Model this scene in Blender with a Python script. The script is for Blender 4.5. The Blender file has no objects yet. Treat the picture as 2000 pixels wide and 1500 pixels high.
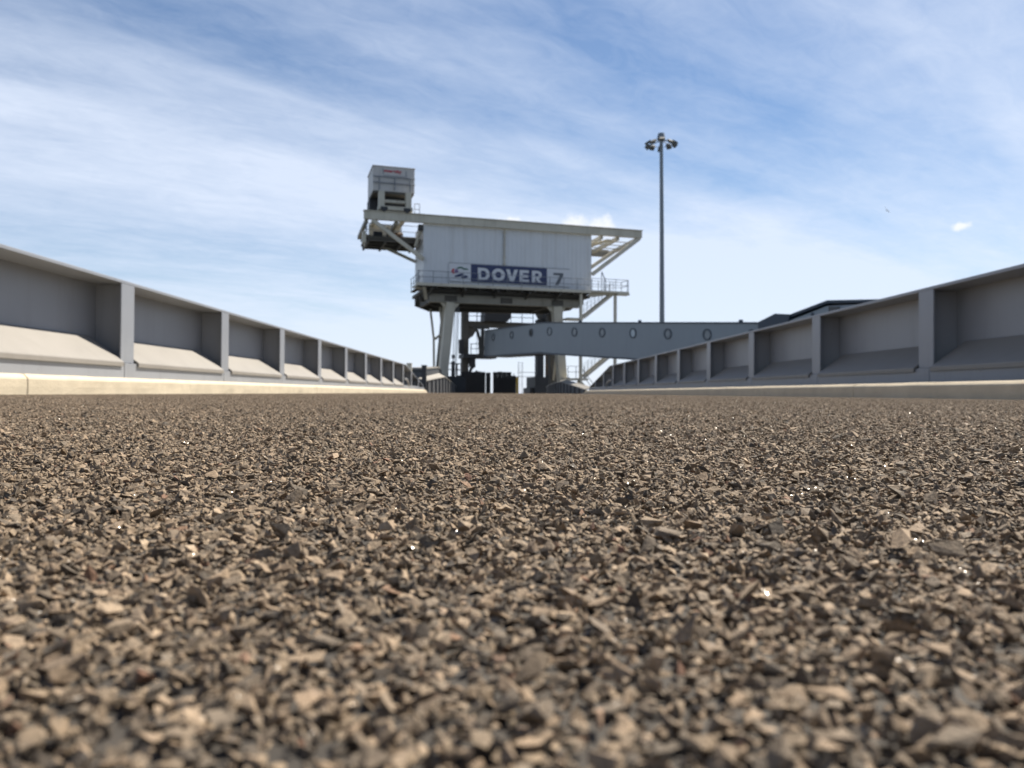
import bpy, bmesh, math, random
import numpy as np
from mathutils import Vector, Matrix

R = math.radians
scene = bpy.context.scene
col = scene.collection
random.seed(7)

# ------------------------------------------------------------------ camera
CAM_H = 0.0355
cam_d = bpy.data.cameras.new('camera')
cam = bpy.data.objects.new('camera', cam_d)
col.objects.link(cam)
cam_d.sensor_width = 36.0
cam_d.lens = 27.0
cam_d.clip_start = 0.005
cam_d.clip_end = 20000.0
_yaw, _pitch, _roll = math.atan(22 / 1500), math.atan(17 / 1500), 0.0055
fw = Vector((math.sin(_yaw) * math.cos(_pitch), math.cos(_yaw) * math.cos(_pitch), math.sin(_pitch)))
r0 = Vector((math.cos(_yaw), -math.sin(_yaw), 0))
u0 = r0.cross(fw)
rr = r0 * math.cos(_roll) + u0 * math.sin(_roll)
uu = u0 * math.cos(_roll) - r0 * math.sin(_roll)
cam.matrix_world = Matrix(((rr.x, uu.x, -fw.x, 0), (rr.y, uu.y, -fw.y, 0), (rr.z, uu.z, -fw.z, CAM_H), (0, 0, 0, 1)))
cam_d.dof.use_dof = True
cam_d.dof.focus_distance = 0.36
cam_d.dof.aperture_fstop = 25.0
scene.camera = cam

# ------------------------------------------------------------------ light and exposure
SUN_EL, SUN_AZ = R(54), R(45)          # azimuth measured from +Y (ahead) towards +X (right)
scene.view_settings.view_transform = 'Standard'
scene.view_settings.look = 'None'
scene.view_settings.exposure = 1.1
scene.view_settings.gamma = 1.0
sun_d = bpy.data.lights.new('sun', 'SUN')
sun_d.energy = 5.0
sun_d.angle = R(0.53)
sun_d.color = (1.0, 0.915, 0.785)
sun = bpy.data.objects.new('sun', sun_d)
col.objects.link(sun)
sv = Vector((math.sin(SUN_AZ) * math.cos(SUN_EL), math.cos(SUN_AZ) * math.cos(SUN_EL), math.sin(SUN_EL)))
sun.rotation_euler = sv.to_track_quat('Z', 'Y').to_euler()
sun.location = (30, 30, 60)


def build_world():
    w = bpy.data.worlds.new('World')
    scene.world = w
    w.use_nodes = True
    nt = w.node_tree
    N, Lk = nt.nodes, nt.links
    N.clear()

    def nd(t, **kw):
        n = N.new(t)
        for k, v in kw.items():
            setattr(n, k, v)
        return n

    def val(sock, v):
        if hasattr(v, 'is_output'):
            Lk.new(v, sock)
        else:
            sock.default_value = v

    def m(op, a, b=0.0, c=None, clamp=False):
        n = nd('ShaderNodeMath', operation=op, use_clamp=clamp)
        val(n.inputs[0], a)
        val(n.inputs[1], b)
        if c is not None:
            val(n.inputs[2], c)
        return n.outputs[0]

    def smooth(x, a, b):
        n = nd('ShaderNodeMapRange', interpolation_type='SMOOTHSTEP')
        val(n.inputs['Value'], x)
        n.inputs['From Min'].default_value = a
        n.inputs['From Max'].default_value = b
        return n.outputs['Result']

    tc = nd('ShaderNodeTexCoord')
    sep = nd('ShaderNodeSeparateXYZ')
    Lk.new(tc.outputs['Generated'], sep.inputs[0])
    x, y, z = sep.outputs[0], sep.outputs[1], sep.outputs[2]
    zz = m('MAXIMUM', z, 0.0)
    den = m('ADD', zz, 0.10)
    px, py = m('DIVIDE', x, den), m('DIVIDE', y, den)
    a = R(56)
    along = m('ADD', m('MULTIPLY', px, math.sin(a)), m('MULTIPLY', py, math.cos(a)))
    across = m('SUBTRACT', m('MULTIPLY', px, math.cos(a)), m('MULTIPLY', py, math.sin(a)))

    def noise(sa, sc, scale, detail, rough, off=0.0, dist=0.0):
        c = nd('ShaderNodeCombineXYZ')
        val(c.inputs[0], m('MULTIPLY', along, sa))
        val(c.inputs[1], m('MULTIPLY', across, sc))
        c.inputs[2].default_value = off
        n = nd('ShaderNodeTexNoise')
        n.inputs['Scale'].default_value = scale
        n.inputs['Detail'].default_value = detail
        n.inputs['Roughness'].default_value = rough
        n.inputs['Distortion'].default_value = dist
        Lk.new(c.outputs[0], n.inputs['Vector'])
        return n.outputs['Fac']

    wob = noise(0.5, 0.7, 1.3, 3, 0.5, 3.1)
    acr = m('ADD', across, m('MULTIPLY', m('SUBTRACT', wob, 0.5), 0.55))
    # cloud amount across the streets of cirrus
    mr = nd('ShaderNodeMapRange')
    val(mr.inputs['Value'], acr)
    mr.inputs['From Min'].default_value = -5.0
    mr.inputs['From Max'].default_value = 0.0
    ramp = nd('ShaderNodeValToRGB')
    Lk.new(mr.outputs[0], ramp.inputs[0])
    ramp.color_ramp.interpolation = 'B_SPLINE'
    pts = [(-5.0, .50), (-4.1, .28), (-3.55, .30), (-3.1, .70), (-2.6, 1.0), (-2.3, .85), (-2.12, .45), (-1.97, .55),
           (-1.85, .22), (-1.70, .14), (-1.60, .40), (-1.48, .12), (-1.25, .16), (-1.12, .28), (-1.0, .40), (-.8, .42), (-.4, .50)]
    el = ramp.color_ramp.elements
    while len(el) < len(pts):
        el.new(0.5)
    for e, (p, v) in zip(el, pts):
        e.position = (p + 5) / 5
        e.color = (v, v, v, 1)
    base = ramp.outputs[0]
    streak = noise(0.55, 1.9, 1.5, 6, 0.58, 0.0, 0.5)
    fine = noise(2.4, 4.2, 2.6, 8, 0.70, 7.7, 0.9)
    puffy = noise(1.0, 1.2, 2.6, 5, 0.6, 12.0, 0.3)
    tex = m('ADD', m('ADD', m('MULTIPLY', m('SUBTRACT', streak, .5), 1.0), m('MULTIPLY', m('SUBTRACT', fine, .5), .45)),
            m('MULTIPLY', m('SUBTRACT', puffy, .5), .45))
    D = m('ADD', base, tex)
    # veil that thickens towards the horizon and on the sun's side
    veil = m('MULTIPLY', smooth(z, .27, .02), .50)
    D = m('ADD', D, veil)
    D = m('ADD', D, m('MULTIPLY', smooth(along, 1.6, 2.7), .30))
    D = m('ADD', m('MULTIPLY', m('MAXIMUM', m('MINIMUM', D, 1.0), 0.0), .79), .03)
    D = m('MULTIPLY', D, m('SUBTRACT', 1.0, m('MULTIPLY', smooth(z, .44, .80), .9)))  # cloud thinned in the unseen zenith to lower the ambient light

    # two small fair-weather cumulus heaps
    def heap(direction, wide, high, seed):
        d = Vector(direction).normalized()
        right = Vector((d.y, -d.x, 0)).normalized()
        up = right.cross(d)

        def dot(v):
            n = nd('ShaderNodeVectorMath', operation='DOT_PRODUCT')
            Lk.new(tc.outputs['Generated'], n.inputs[0])
            n.inputs[1].default_value = v
            return n.outputs['Value']
        f = m('MAXIMUM', dot(d), 0.01)
        u = m('DIVIDE', m('DIVIDE', dot(right), f), wide)
        v = m('DIVIDE', m('DIVIDE', dot(up), f), high)
        n = nd('ShaderNodeTexNoise')
        n.inputs['Scale'].default_value = 42
        n.inputs['Detail'].default_value = 6
        n.inputs['Roughness'].default_value = .6
        mp = nd('ShaderNodeMapping')
        mp.inputs['Location'].default_value = (seed, seed * .7, 0)
        Lk.new(tc.outputs['Generated'], mp.inputs[0])
        Lk.new(mp.outputs[0], n.inputs['Vector'])
        r = m('SQRT', m('ADD', m('MULTIPLY', u, u), m('MULTIPLY', v, v)))
        return smooth(m('ADD', m('SUBTRACT', 1.0, r), m('MULTIPLY', m('SUBTRACT', n.outputs['Fac'], .5), 2.2)), .12, .75)
    h1 = heap((0.110, 1.0, 0.216), .050, .020, 1.0)
    h2 = heap((0.606, 1.0, 0.2225), .014, .008, 4.0)
    h3 = heap((0.012, 1.0, 0.226), .018, .006, 9.0)
    H = m('MULTIPLY', m('MAXIMUM', m('MAXIMUM', h1, h2), h3), .85)

    sky = nd('ShaderNodeTexSky', sky_type='NISHITA')
    sky.sun_disc = False
    sky.sun_elevation = SUN_EL
    sky.sun_rotation = SUN_AZ
    sky.altitude = 0
    sky.air_density = 1.0
    sky.dust_density = 0.1
    sky.ozone_density = 4.0
    mix = nd('ShaderNodeMix', data_type='RGBA')
    Lk.new(D, mix.inputs['Factor'])
    Lk.new(sky.outputs[0], mix.inputs['A'])
    mix.inputs['B'].default_value = (7.35, 8.1, 9.5, 1)
    mix2 = nd('ShaderNodeMix', data_type='RGBA')
    Lk.new(H, mix2.inputs['Factor'])
    Lk.new(mix.outputs['Result'], mix2.inputs['A'])
    mix2.inputs['B'].default_value = (9.0, 9.15, 9.4, 1)
    bg = nd('ShaderNodeBackground')
    bg.inputs['Strength'].default_value = 0.053
    Lk.new(mix2.outputs['Result'], bg.inputs['Color'])
    out = nd('ShaderNodeOutputWorld')
    Lk.new(bg.outputs[0], out.inputs['Surface'])


build_world()

# ------------------------------------------------------------------ materials


def mat(name, color, rough=.55, metal=0.0, var=.10, scale=3.0, bump=0.0, bump_scale=60.0, spec=.5,
        streak=None, streak_scale=(6, 6, .4), streak_amt=.5, rust=None):
    """painted / weathered surface: large soft tone changes, optional run-off streaks, rust spots and fine bump"""
    mt = bpy.data.materials.new(name)
    mt.use_nodes = True
    nt = mt.node_tree
    N, Lk = nt.nodes, nt.links
    b = N['Principled BSDF']
    b.inputs['Metallic'].default_value = metal
    b.inputs['Specular IOR Level'].default_value = spec
    tc = N.new('ShaderNodeTexCoord')
    n1 = N.new('ShaderNodeTexNoise')
    n1.inputs['Scale'].default_value = scale
    n1.inputs['Detail'].default_value = 7
    n1.inputs['Roughness'].default_value = .62
    Lk.new(tc.outputs['Object'], n1.inputs['Vector'])
    r = N.new('ShaderNodeValToRGB')
    r.color_ramp.elements[0].position = .3
    r.color_ramp.elements[1].position = .7
    lo = [c * (1 - var) for c in color]
    hi = [min(1, c * (1 + var)) for c in color]
    r.color_ramp.elements[0].color = (*lo, 1)
    r.color_ramp.elements[1].color = (*hi, 1)
    Lk.new(n1.outputs['Fac'], r.inputs[0])
    cur = r.outputs[0]

    def over(fac, c):
        nonlocal cur
        mx = N.new('ShaderNodeMix')
        mx.data_type = 'RGBA'
        Lk.new(fac, mx.inputs['Factor'])
        Lk.new(cur, mx.inputs['A'])
        mx.inputs['B'].default_value = (*c, 1)
        cur = mx.outputs['Result']

    if streak is not None:
        mp = N.new('ShaderNodeMapping')
        mp.inputs['Scale'].default_value = streak_scale
        Lk.new(tc.outputs['Object'], mp.inputs[0])
        n2 = N.new('ShaderNodeTexNoise')
        n2.inputs['Scale'].default_value = 1.0
        n2.inputs['Detail'].default_value = 8
        n2.inputs['Roughness'].default_value = .7
        Lk.new(mp.outputs[0], n2.inputs['Vector'])
        rr_ = N.new('ShaderNodeMapRange')
        rr_.inputs['From Min'].default_value = .52
        rr_.inputs['From Max'].default_value = .78
        rr_.inputs['To Max'].default_value = streak_amt
        Lk.new(n2.outputs['Fac'], rr_.inputs['Value'])
        over(rr_.outputs[0], streak)
    if rust is not None:
        n3 = N.new('ShaderNodeTexNoise')
        n3.inputs['Scale'].default_value = rust[1]
        n3.inputs['Detail'].default_value = 5
        Lk.new(tc.outputs['Object'], n3.inputs['Vector'])
        r3 = N.new('ShaderNodeMapRange')
        r3.inputs['From Min'].default_value = rust[2]
        r3.inputs['From Max'].default_value = rust[2] + .06
        Lk.new(n3.outputs['Fac'], r3.inputs['Value'])
        over(r3.outputs[0], rust[0])
    Lk.new(cur, b.inputs['Base Color'])
    n4 = N.new('ShaderNodeMapRange')
    n4.inputs['To Min'].default_value = max(0, rough - .1)
    n4.inputs['To Max'].default_value = min(1, rough + .1)
    Lk.new(n1.outputs['Fac'], n4.inputs['Value'])
    Lk.new(n4.outputs[0], b.inputs['Roughness'])
    if bump > 0:
        n5 = N.new('ShaderNodeTexNoise')
        n5.inputs['Scale'].default_value = bump_scale
        n5.inputs['Detail'].default_value = 5
        Lk.new(tc.outputs['Object'], n5.inputs['Vector'])
        bp = N.new('ShaderNodeBump')
        bp.inputs['Strength'].default_value = bump
        bp.inputs['Distance'].default_value = .01
        Lk.new(n5.outputs['Fac'], bp.inputs['Height'])
        Lk.new(bp.outputs[0], b.inputs['Normal'])
    return mt


RUST = (.16, .065, .03)
M = {}
M['parapet'] = mat('grey steel paint', (.218, .232, .258), .42, var=.06, scale=1.3, bump=.05, bump_scale=14,
                   streak=(.155, .158, .165), streak_scale=(5, 5, .5), streak_amt=.45, rust=((.12, .10, .09), 11.0, .715))
M['ledge'] = mat('dusty beige grey ledge paint', (.200, .188, .172), .55, var=.07, scale=1.6, bump=.05, bump_scale=14,
                 streak=(.15, .14, .125), streak_scale=(2.5, 6, 2.5), streak_amt=.5)
M['far_parapet'] = mat('dull grey steel paint', (.065, .067, .072), .5, var=.12, scale=1.0,
                       streak=(.045, .042, .04), streak_scale=(3, 3, .3), streak_amt=.5)
M['far_cap'] = mat('pale cover plate', (.24, .225, .20), .5, var=.1, scale=1.5)
M['kerb'] = mat('cream kerb concrete', (.50, .432, .318), .8, var=.10, scale=5, bump=.35, bump_scale=70,
                streak=(.36, .29, .20), streak_scale=(3, 3, 14), streak_amt=.5, rust=((.33, .16, .06), 6.0, .735))
M['cream'] = mat('cream tower steel', (.47, .44, .36), .55, var=.10, scale=.7,
                 streak=(.19, .15, .10), streak_scale=(1.2, 1.2, .18), streak_amt=.55, rust=(RUST, 1.7, .70))
M['cladding'] = mat('white cladding', (.56, .575, .59), .5, var=.05, scale=.35,
                    streak=(.38, .37, .35), streak_scale=(1.6, 1.6, .09), streak_amt=.8)
M['cab'] = mat('off white cab sheet', (.46, .44, .42), .5, var=.07, scale=.8,
               streak=(.22,.19,.16), streak_scale=(2, 2, .25), streak_amt=.45)
M['underside'] = mat('shade darkened weathered steel', (.075, .070, .060), .7, var=.25, scale=.9,
                     streak=(.06, .04, .025), streak_scale=(1, 1, .3), streak_amt=.5)  # weathered steel, its tone darkened for the shade below the decks
M['dark'] = mat('black steel', (.022, .024, .028), .6, var=.3, scale=1.2)
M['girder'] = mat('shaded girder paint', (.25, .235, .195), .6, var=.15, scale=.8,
                  streak=(.10, .08, .055), streak_scale=(1.2, 1.2, .2), streak_amt=.6)  # weathered cream steel, darkened to carry deep shade in its colour
M['rail'] = mat('grey handrail', (.20, .215, .235), .45, metal=.3, var=.1)
M['rust'] = mat('rusty column steel', (.13, .085, .055), .8, var=.3, scale=1.1, rust=((.20, .10, .04), 1.1, .55))
M['pipe'] = mat('stained downpipe', (.42, .39, .33), .6, var=.2, scale=1.0,
                streak=(.19, .12, .07), streak_scale=(2, 2, .3), streak_amt=.8)
M['navy'] = mat('navy sign face', (.009, .021, .085), .4, var=.06)
M['sign_white'] = mat('white sign face', (.56, .57, .59), .4, var=.03)
M['grey_number'] = mat('grey numeral paint', (.10, .11, .125), .5, var=.05)
M['red'] = mat('red sign paint', (.42, .03, .05), .5, var=.05)
M['mauve'] = mat('mauve sign paint', (.16, .11, .24), .5, var=.05)
M['green'] = mat('green sign paint', (.035, .12, .085), .5, var=.05)
M['gangway'] = mat('blue grey gangway steel', (.235, .262, .284), .45, var=.06, scale=.5,
                   streak=(.18, .20, .22), streak_scale=(1.3, 1.3, .15), streak_amt=.4)
M['trim'] = mat('dark blue trim', (.018, .032, .055), .4, var=.1)
M['ring'] = mat('porthole ring', (.022, .038, .060), .35, var=.1)
M['glass'] = mat('porthole glass', (.12, .145, .165), .25, var=.05, spec=.8)
M['glass_dark'] = mat('dark porthole glass', (.015, .018, .022), .08, var=.05, spec=.5)
M['glass_bright'] = mat('pale porthole glass', (.34, .40, .44), .25, var=.05, spec=.8)  # pale base colour stands in for sky showing in the pane
M['mast'] = mat('galvanised mast steel', (.17, .20, .23), .6, metal=.0, var=.08, scale=1.0)
M['lamp'] = mat('floodlight housing', (.09, .095, .095), .8, var=.2, scale=4)
M['concrete'] = mat('quay concrete', (.075, .072, .066), .9, var=.2, scale=.4, bump=.3, bump_scale=6)  # darkened to stand for shadow down there and cut bounce light
M['yellow'] = mat('yellow edge paint', (.46, .29, .015), .5, var=.15)
M['flap'] = mat('black ramp steel', (.017, .018, .022), .65, var=.35, scale=1.5)
M['gull'] = mat('gull feathers', (.42, .42, .43), .8, var=.15, scale=6)
M['sea'] = mat('sea water', (.02, .05, .06), .12, var=.2, scale=.02, bump=.6, bump_scale=.8)


def road_material():
    mt = bpy.data.materials.new('road binder')
    mt.use_nodes = True
    nt = mt.node_tree
    N, Lk = nt.nodes, nt.links
    b = N['Principled BSDF']
    tc = N.new('ShaderNodeTexCoord')
    n = N.new('ShaderNodeTexNoise')
    n.inputs['Scale'].default_value = 220
    n.inputs['Detail'].default_value = 4
    Lk.new(tc.outputs['Object'], n.inputs['Vector'])
    r = N.new('ShaderNodeValToRGB')
    r.color_ramp.elements[0].color = (.014, .012, .010, 1)
    r.color_ramp.elements[1].color = (.045, .037, .029, 1)
    Lk.new(n.outputs['Fac'], r.inputs[0])
    Lk.new(r.outputs[0], b.inputs['Base Color'])
    b.inputs['Roughness'].default_value = .85
    return mt


def chip_material():
    mt = bpy.data.materials.new('buff stone chippings')
    mt.use_nodes = True
    nt = mt.node_tree
    N, Lk = nt.nodes, nt.links
    b = N['Principled BSDF']
    g = N.new('ShaderNodeNewGeometry')
    r = N.new('ShaderNodeValToRGB')
    cr = r.color_ramp
    cr.interpolation = 'LINEAR'
    pts = [(0, (0.061, 0.049, 0.038)), (.08, (0.100, 0.080, 0.059)), (.22, (0.152, 0.117, 0.083)), (.36, (0.185, 0.140, 0.095)), (.52, (0.213, 0.159, 0.105)),
           (.68, (0.241, 0.174, 0.115)), (.80, (0.181, 0.144, 0.105)), (.90, (0.281, 0.207, 0.138)), (.965, (0.341, 0.259, 0.177)), (.980, (0.356, 0.271, 0.188)), (.988, (0.145, 0.073, 0.046)), (1, (0.226, 0.146, 0.091))]
    while len(cr.elements) < len(pts):
        cr.elements.new(.5)
    for e, (p, c) in zip(cr.elements, pts):
        e.position = p
        e.color = (*c, 1)
    Lk.new(g.outputs['Random Per Island'], r.inputs[0])
    tc = N.new('ShaderNodeTexCoord')
    n = N.new('ShaderNodeTexNoise')
    n.inputs['Scale'].default_value = 700
    n.inputs['Detail'].default_value = 5
    n.inputs['Roughness'].default_value = .65
    Lk.new(tc.outputs['Object'], n.inputs['Vector'])
    mr = N.new('ShaderNodeMapRange')
    mr.inputs['From Min'].default_value = .3
    mr.inputs['From Max'].default_value = .7
    mr.inputs['To Min'].default_value = .55
    mr.inputs['To Max'].default_value = 1.27
    Lk.new(n.outputs['Fac'], mr.inputs['Value'])
    mx = N.new('ShaderNodeMix')
    mx.data_type = 'RGBA'
    mx.blend_type = 'MULTIPLY'
    mx.inputs['Factor'].default_value = 1
    Lk.new(r.outputs[0], mx.inputs['A'])
    cmb = N.new('ShaderNodeCombineColor')
    for i in range(3):
        Lk.new(mr.outputs[0], cmb.inputs[i])
    Lk.new(cmb.outputs[0], mx.inputs['B'])
    Lk.new(mx.outputs['Result'], b.inputs['Base Color'])
    # tiny glassy crystal faces set in the stone
    vo = N.new('ShaderNodeTexVoronoi')
    vo.inputs['Scale'].default_value = 2500
    Lk.new(tc.outputs['Object'], vo.inputs['Vector'])
    sc_ = N.new('ShaderNodeSeparateColor')
    Lk.new(vo.outputs['Color'], sc_.inputs[0])
    mr2 = N.new('ShaderNodeMapRange')
    mr2.inputs['From Min'].default_value = .982
    mr2.inputs['From Max'].default_value = .986
    mr2.inputs['To Min'].default_value = .80
    mr2.inputs['To Max'].default_value = .18
    Lk.new(sc_.outputs[0], mr2.inputs['Value'])
    mr3 = N.new('ShaderNodeMapRange')
    mr3.inputs['From Min'].default_value = .982
    mr3.inputs['From Max'].default_value = .986
    mr3.inputs['To Min'].default_value = .35
    mr3.inputs['To Max'].default_value = 1.0
    Lk.new(sc_.outputs[0], mr3.inputs['Value'])
    Lk.new(mr3.outputs[0], b.inputs['Specular IOR Level'])
    mr4 = N.new('ShaderNodeMapRange')
    mr4.inputs['From Min'].default_value = .982
    mr4.inputs['From Max'].default_value = .986
    mr4.inputs['To Min'].default_value = .8
    mr4.inputs['To Max'].default_value = .05
    Lk.new(sc_.outputs[0], mr4.inputs['Value'])
    Lk.new(mr2.outputs[0], b.inputs['Roughness'])
    bp = N.new('ShaderNodeBump')
    Lk.new(mr4.outputs[0], bp.inputs['Strength'])
    bp.inputs['Distance'].default_value = .0007
    Lk.new(n.outputs['Fac'], bp.inputs['Height'])
    Lk.new(bp.outputs[0], b.inputs['Normal'])
    return mt


M['road'] = road_material()
M['chips'] = chip_material()

# ------------------------------------------------------------------ mesh helpers


class MB:
    def __init__(s):
        s.v, s.f = [], []

    def add(s, vs, fs):
        o = len(s.v)
        s.v += [tuple(p) for p in vs]
        s.f += [tuple(i + o for i in f) for f in fs]
        return s

    def box(s, x0, x1, y0, y1, z0, z1):
        x0, x1 = sorted((x0, x1))
        y0, y1 = sorted((y0, y1))
        z0, z1 = sorted((z0, z1))
        return s.add([(x0, y0, z0), (x1, y0, z0), (x1, y1, z0), (x0, y1, z0), (x0, y0, z1), (x1, y0, z1), (x1, y1, z1), (x0, y1, z1)],
                     [(0, 3, 2, 1), (4, 5, 6, 7), (0, 1, 5, 4), (1, 2, 6, 5), (2, 3, 7, 6), (3, 0, 4, 7)])

    def bar(s, p, q, w, h, up=(0, 0, 1), w2=None, h2=None):
        p, q = Vector(p), Vector(q)
        d = (q - p).normalized()
        u = Vector(up)
        if abs(d.dot(u)) > .98:
            u = Vector((0, 1, 0))
        a = d.cross(u).normalized()
        b = a.cross(d).normalized()
        w2 = w if w2 is None else w2
        h2 = h if h2 is None else h2
        vs = []
        for c, ww, hh in ((p, w, h), (q, w2, h2)):
            for i, j in ((-1, -1), (1, -1), (1, 1), (-1, 1)):
                vs.append(c + a * (i * ww / 2) + b * (j * hh / 2))
        return s.add(vs, [(0, 3, 2, 1), (4, 5, 6, 7), (0, 1, 5, 4), (1, 2, 6, 5), (2, 3, 7, 6), (3, 0, 4, 7)][:1] +
                     [(4, 5, 6, 7), (0, 1, 5, 4), (1, 2, 6, 5), (2, 3, 7, 6), (3, 0, 4, 7)])

    def tube(s, pts, r, n=8, r2=None):
        pts = [Vector(p) for p in pts]
        r2 = r if r2 is None else r2
        rings = []
        prev = None
        for i, p in enumerate(pts):
            d = (pts[min(i + 1, len(pts) - 1)] - pts[max(i - 1, 0)]).normalized()
            if prev is None:
                u = Vector((0, 0, 1)) if abs(d.z) < .95 else Vector((0, 1, 0))
                a = d.cross(u).normalized()
            else:
                a = (prev - d * prev.dot(d)).normalized()
            prev = a
            b = d.cross(a)
            t = i / max(1, len(pts) - 1)
            rad = r + (r2 - r) * t
            rings.append([p + (a * math.cos(2 * math.pi * k / n) + b * math.sin(2 * math.pi * k / n)) * rad for k in range(n)])
        vs = [v for rg in rings for v in rg]
        fs = []
        for i in range(len(rings) - 1):
            for k in range(n):
                k2 = (k + 1) % n
                fs.append((i * n + k, i * n + k2, (i + 1) * n + k2, (i + 1) * n + k))
        fs.append(tuple(range(n - 1, -1, -1)))
        fs.append(tuple(range((len(rings) - 1) * n, len(rings) * n)))
        return s.add(vs, fs)

    def prism(s, poly, f0, f1):
        """poly: list of 2-D points; f0, f1 map a 2-D point to the two end faces"""
        n = len(poly)
        vs = [f0(*p) for p in poly] + [f1(*p) for p in poly]
        fs = [tuple(range(n - 1, -1, -1)), tuple(range(n, 2 * n))]
        fs += [(i, (i + 1) % n, (i + 1) % n + n, i + n) for i in range(n)]
        return s.add(vs, fs)

    def xz(s, poly, y0, y1):
        return s.prism(poly, lambda a, b: (a, y0, b), lambda a, b: (a, y1, b))

    def yz(s, poly, x0, x1):
        return s.prism(poly, lambda a, b: (x0, a, b), lambda a, b: (x1, a, b))

    def build(s, name, m, parent=None, bevel=0.0, smooth=False):
        me = bpy.data.meshes.new(name)
        me.from_pydata(s.v, [], s.f)
        bm = bmesh.new()
        bm.from_mesh(me)
        bmesh.ops.recalc_face_normals(bm, faces=bm.faces)
        bm.to_mesh(me)
        bm.free()
        me.materials.append(m)
        if smooth:
            me.polygons.foreach_set('use_smooth', [True] * len(me.polygons))
        o = bpy.data.objects.new(name, me)
        col.objects.link(o)
        if parent is not None:
            o.parent = parent
        if bevel:
            md = o.modifiers.new('edge', 'BEVEL')
            md.width = bevel
            md.segments = 2
            md.limit_method = 'ANGLE'
        return o


def tag(o, label=None, cat=None, group=None, kind=None):
    if label:
        o['label'] = label
    if cat:
        o['category'] = cat
    if group:
        o['group'] = group
    if kind:
        o['kind'] = kind
    return o


def thing(name, label, cat, loc=(0, 0, 0), rz=0.0, group=None):
    o = bpy.data.objects.new(name, None)
    o.empty_display_size = .3
    col.objects.link(o)
    o.location = loc
    o.rotation_euler = (0, 0, rz)
    return tag(o, label, cat, group)


# ------------------------------------------------------------------ setting: road, kerbs, quay, sea
KL, KR = -3.52, 4.05                       # kerb faces
b = MB().box(KL - .62, KR + .64, -7, 37.6, -.45, 0)
tag(b.build('road', M['road']), 'bridge roadway surfaced with buff stone chippings', kind='structure')
b = MB()
b.add([(-4.3, 37.62, -.03), (5.0, 37.62, -.03), (5.0, 80.2, -.42), (-4.3, 80.2, -.42),
       (-4.3, 37.62, -.5), (5.0, 37.62, -.5), (5.0, 80.2, -.9), (-4.3, 80.2, -.9)],
      [(0, 1, 2, 3), (7, 6, 5, 4), (0, 4, 5, 1), (1, 5, 6, 2), (2, 6, 7, 3), (3, 7, 4, 0)])
tag(b.build('road', M['road']), 'outer roadway sloping down beyond the bridge end', kind='structure')


def kerb(side, xf, ye, label):
    prof = [(0, -.04), (0.0, .06), (.002, .118), (.008, .130), (.032, .153), (.05, .157), (.56, .160), (.56, -.04)]
    rng = random.Random(3 if side < 0 else 5)
    ys = list(np.arange(-6.5, ye - 1.2, .35)) + [ye - 1.2, ye - .9, ye - .6, ye - .35, ye - .15, ye - .04, ye]
    joints = [5.77 + 3 * k for k in range(-4, 11)]
    groove = {}
    for q in joints:
        ys = [v for v in ys if abs(v - q) > .02]
        for dq, g_ in ((-.004, 0), (-.0025, .006), (.0025, .006), (.004, 0)):
            ys.append(q + dq)
            groove[q + dq] = g_
    ys.sort()
    vs, fs = [], []
    for yy in ys:
        t = min(1.0, max(0.0, (ye - yy) / 1.2))
        k = math.sqrt(max(0.0, 1 - (1 - t) ** 2)) * .95 + .05
        jx, jz = rng.uniform(-.003, .003), rng.uniform(-.002, .002)
        for o, zv in prof:
            zc = zv * k if zv > 0 else zv
            ox = o + groove.get(yy, 0) + (jx if zv > 0.0 else rng.uniform(-.006, .006))
            vs.append((xf + side * ox, yy, zc + (jz if zv > .1 else 0) - (groove.get(yy, 0) if zv > .1 else 0)))
    n = len(prof)
    for i in range(len(ys) - 1):
        for j in range(n):
            j2 = (j + 1) % n
            fs.append((i * n + j, i * n + j2, (i + 1) * n + j2, (i + 1) * n + j))
    fs.append(tuple(range(n)))
    fs.append(tuple(range((len(ys) - 1) * n, len(ys) * n)))
    o = MB().add(vs, fs).build('kerb', M['kerb'])
    return tag(o, label, kind='structure')


kerb(-1, KL, 37.0, 'sunlit cream concrete kerb on the left of the road')
kerb(1, KR, 37.6, 'shaded concrete kerb on the right with a sunlit top edge')
tag(MB().box(-40, 90, 44, 260, -5.5, -2.4).build('quay', M['concrete']), 'concrete quay under the ferry berth', kind='structure')
tag(MB().box(-9000, 9000, -3000, 15000, -6.3, -6.2).build('sea', M['sea']), 'grey green harbour water', kind='structure')


# ------------------------------------------------------------------ loose chippings bonded to the road
def chip_shapes(n, seed):
    rng = np.random.default_rng(seed)
    out = []
    for _ in range(n):
        k = int(rng.integers(7, 11))
        p = rng.normal(size=(k, 3))
        p /= np.linalg.norm(p, axis=1)[:, None]
        p *= rng.uniform(.62, 1.15, size=(k, 1))
        p *= np.array([1.0, rng.uniform(.5, .95), rng.uniform(.32, .7)])
        bm = bmesh.new()
        vs = [bm.verts.new(q) for q in p]
        res = bmesh.ops.convex_hull(bm, input=vs)
        for v in [v for v in bm.verts if not v.link_faces]:
            bm.verts.remove(v)
        bmesh.ops.triangulate(bm, faces=bm.faces)
        bmesh.ops.recalc_face_normals(bm, faces=bm.faces)
        bm.verts.index_update()
        V = np.array([v.co[:] for v in bm.verts])
        F = np.array([[v.index for v in f.verts] for f in bm.faces])
        bm.free()
        out.append((V, F))
    return out


TILE = .20


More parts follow.
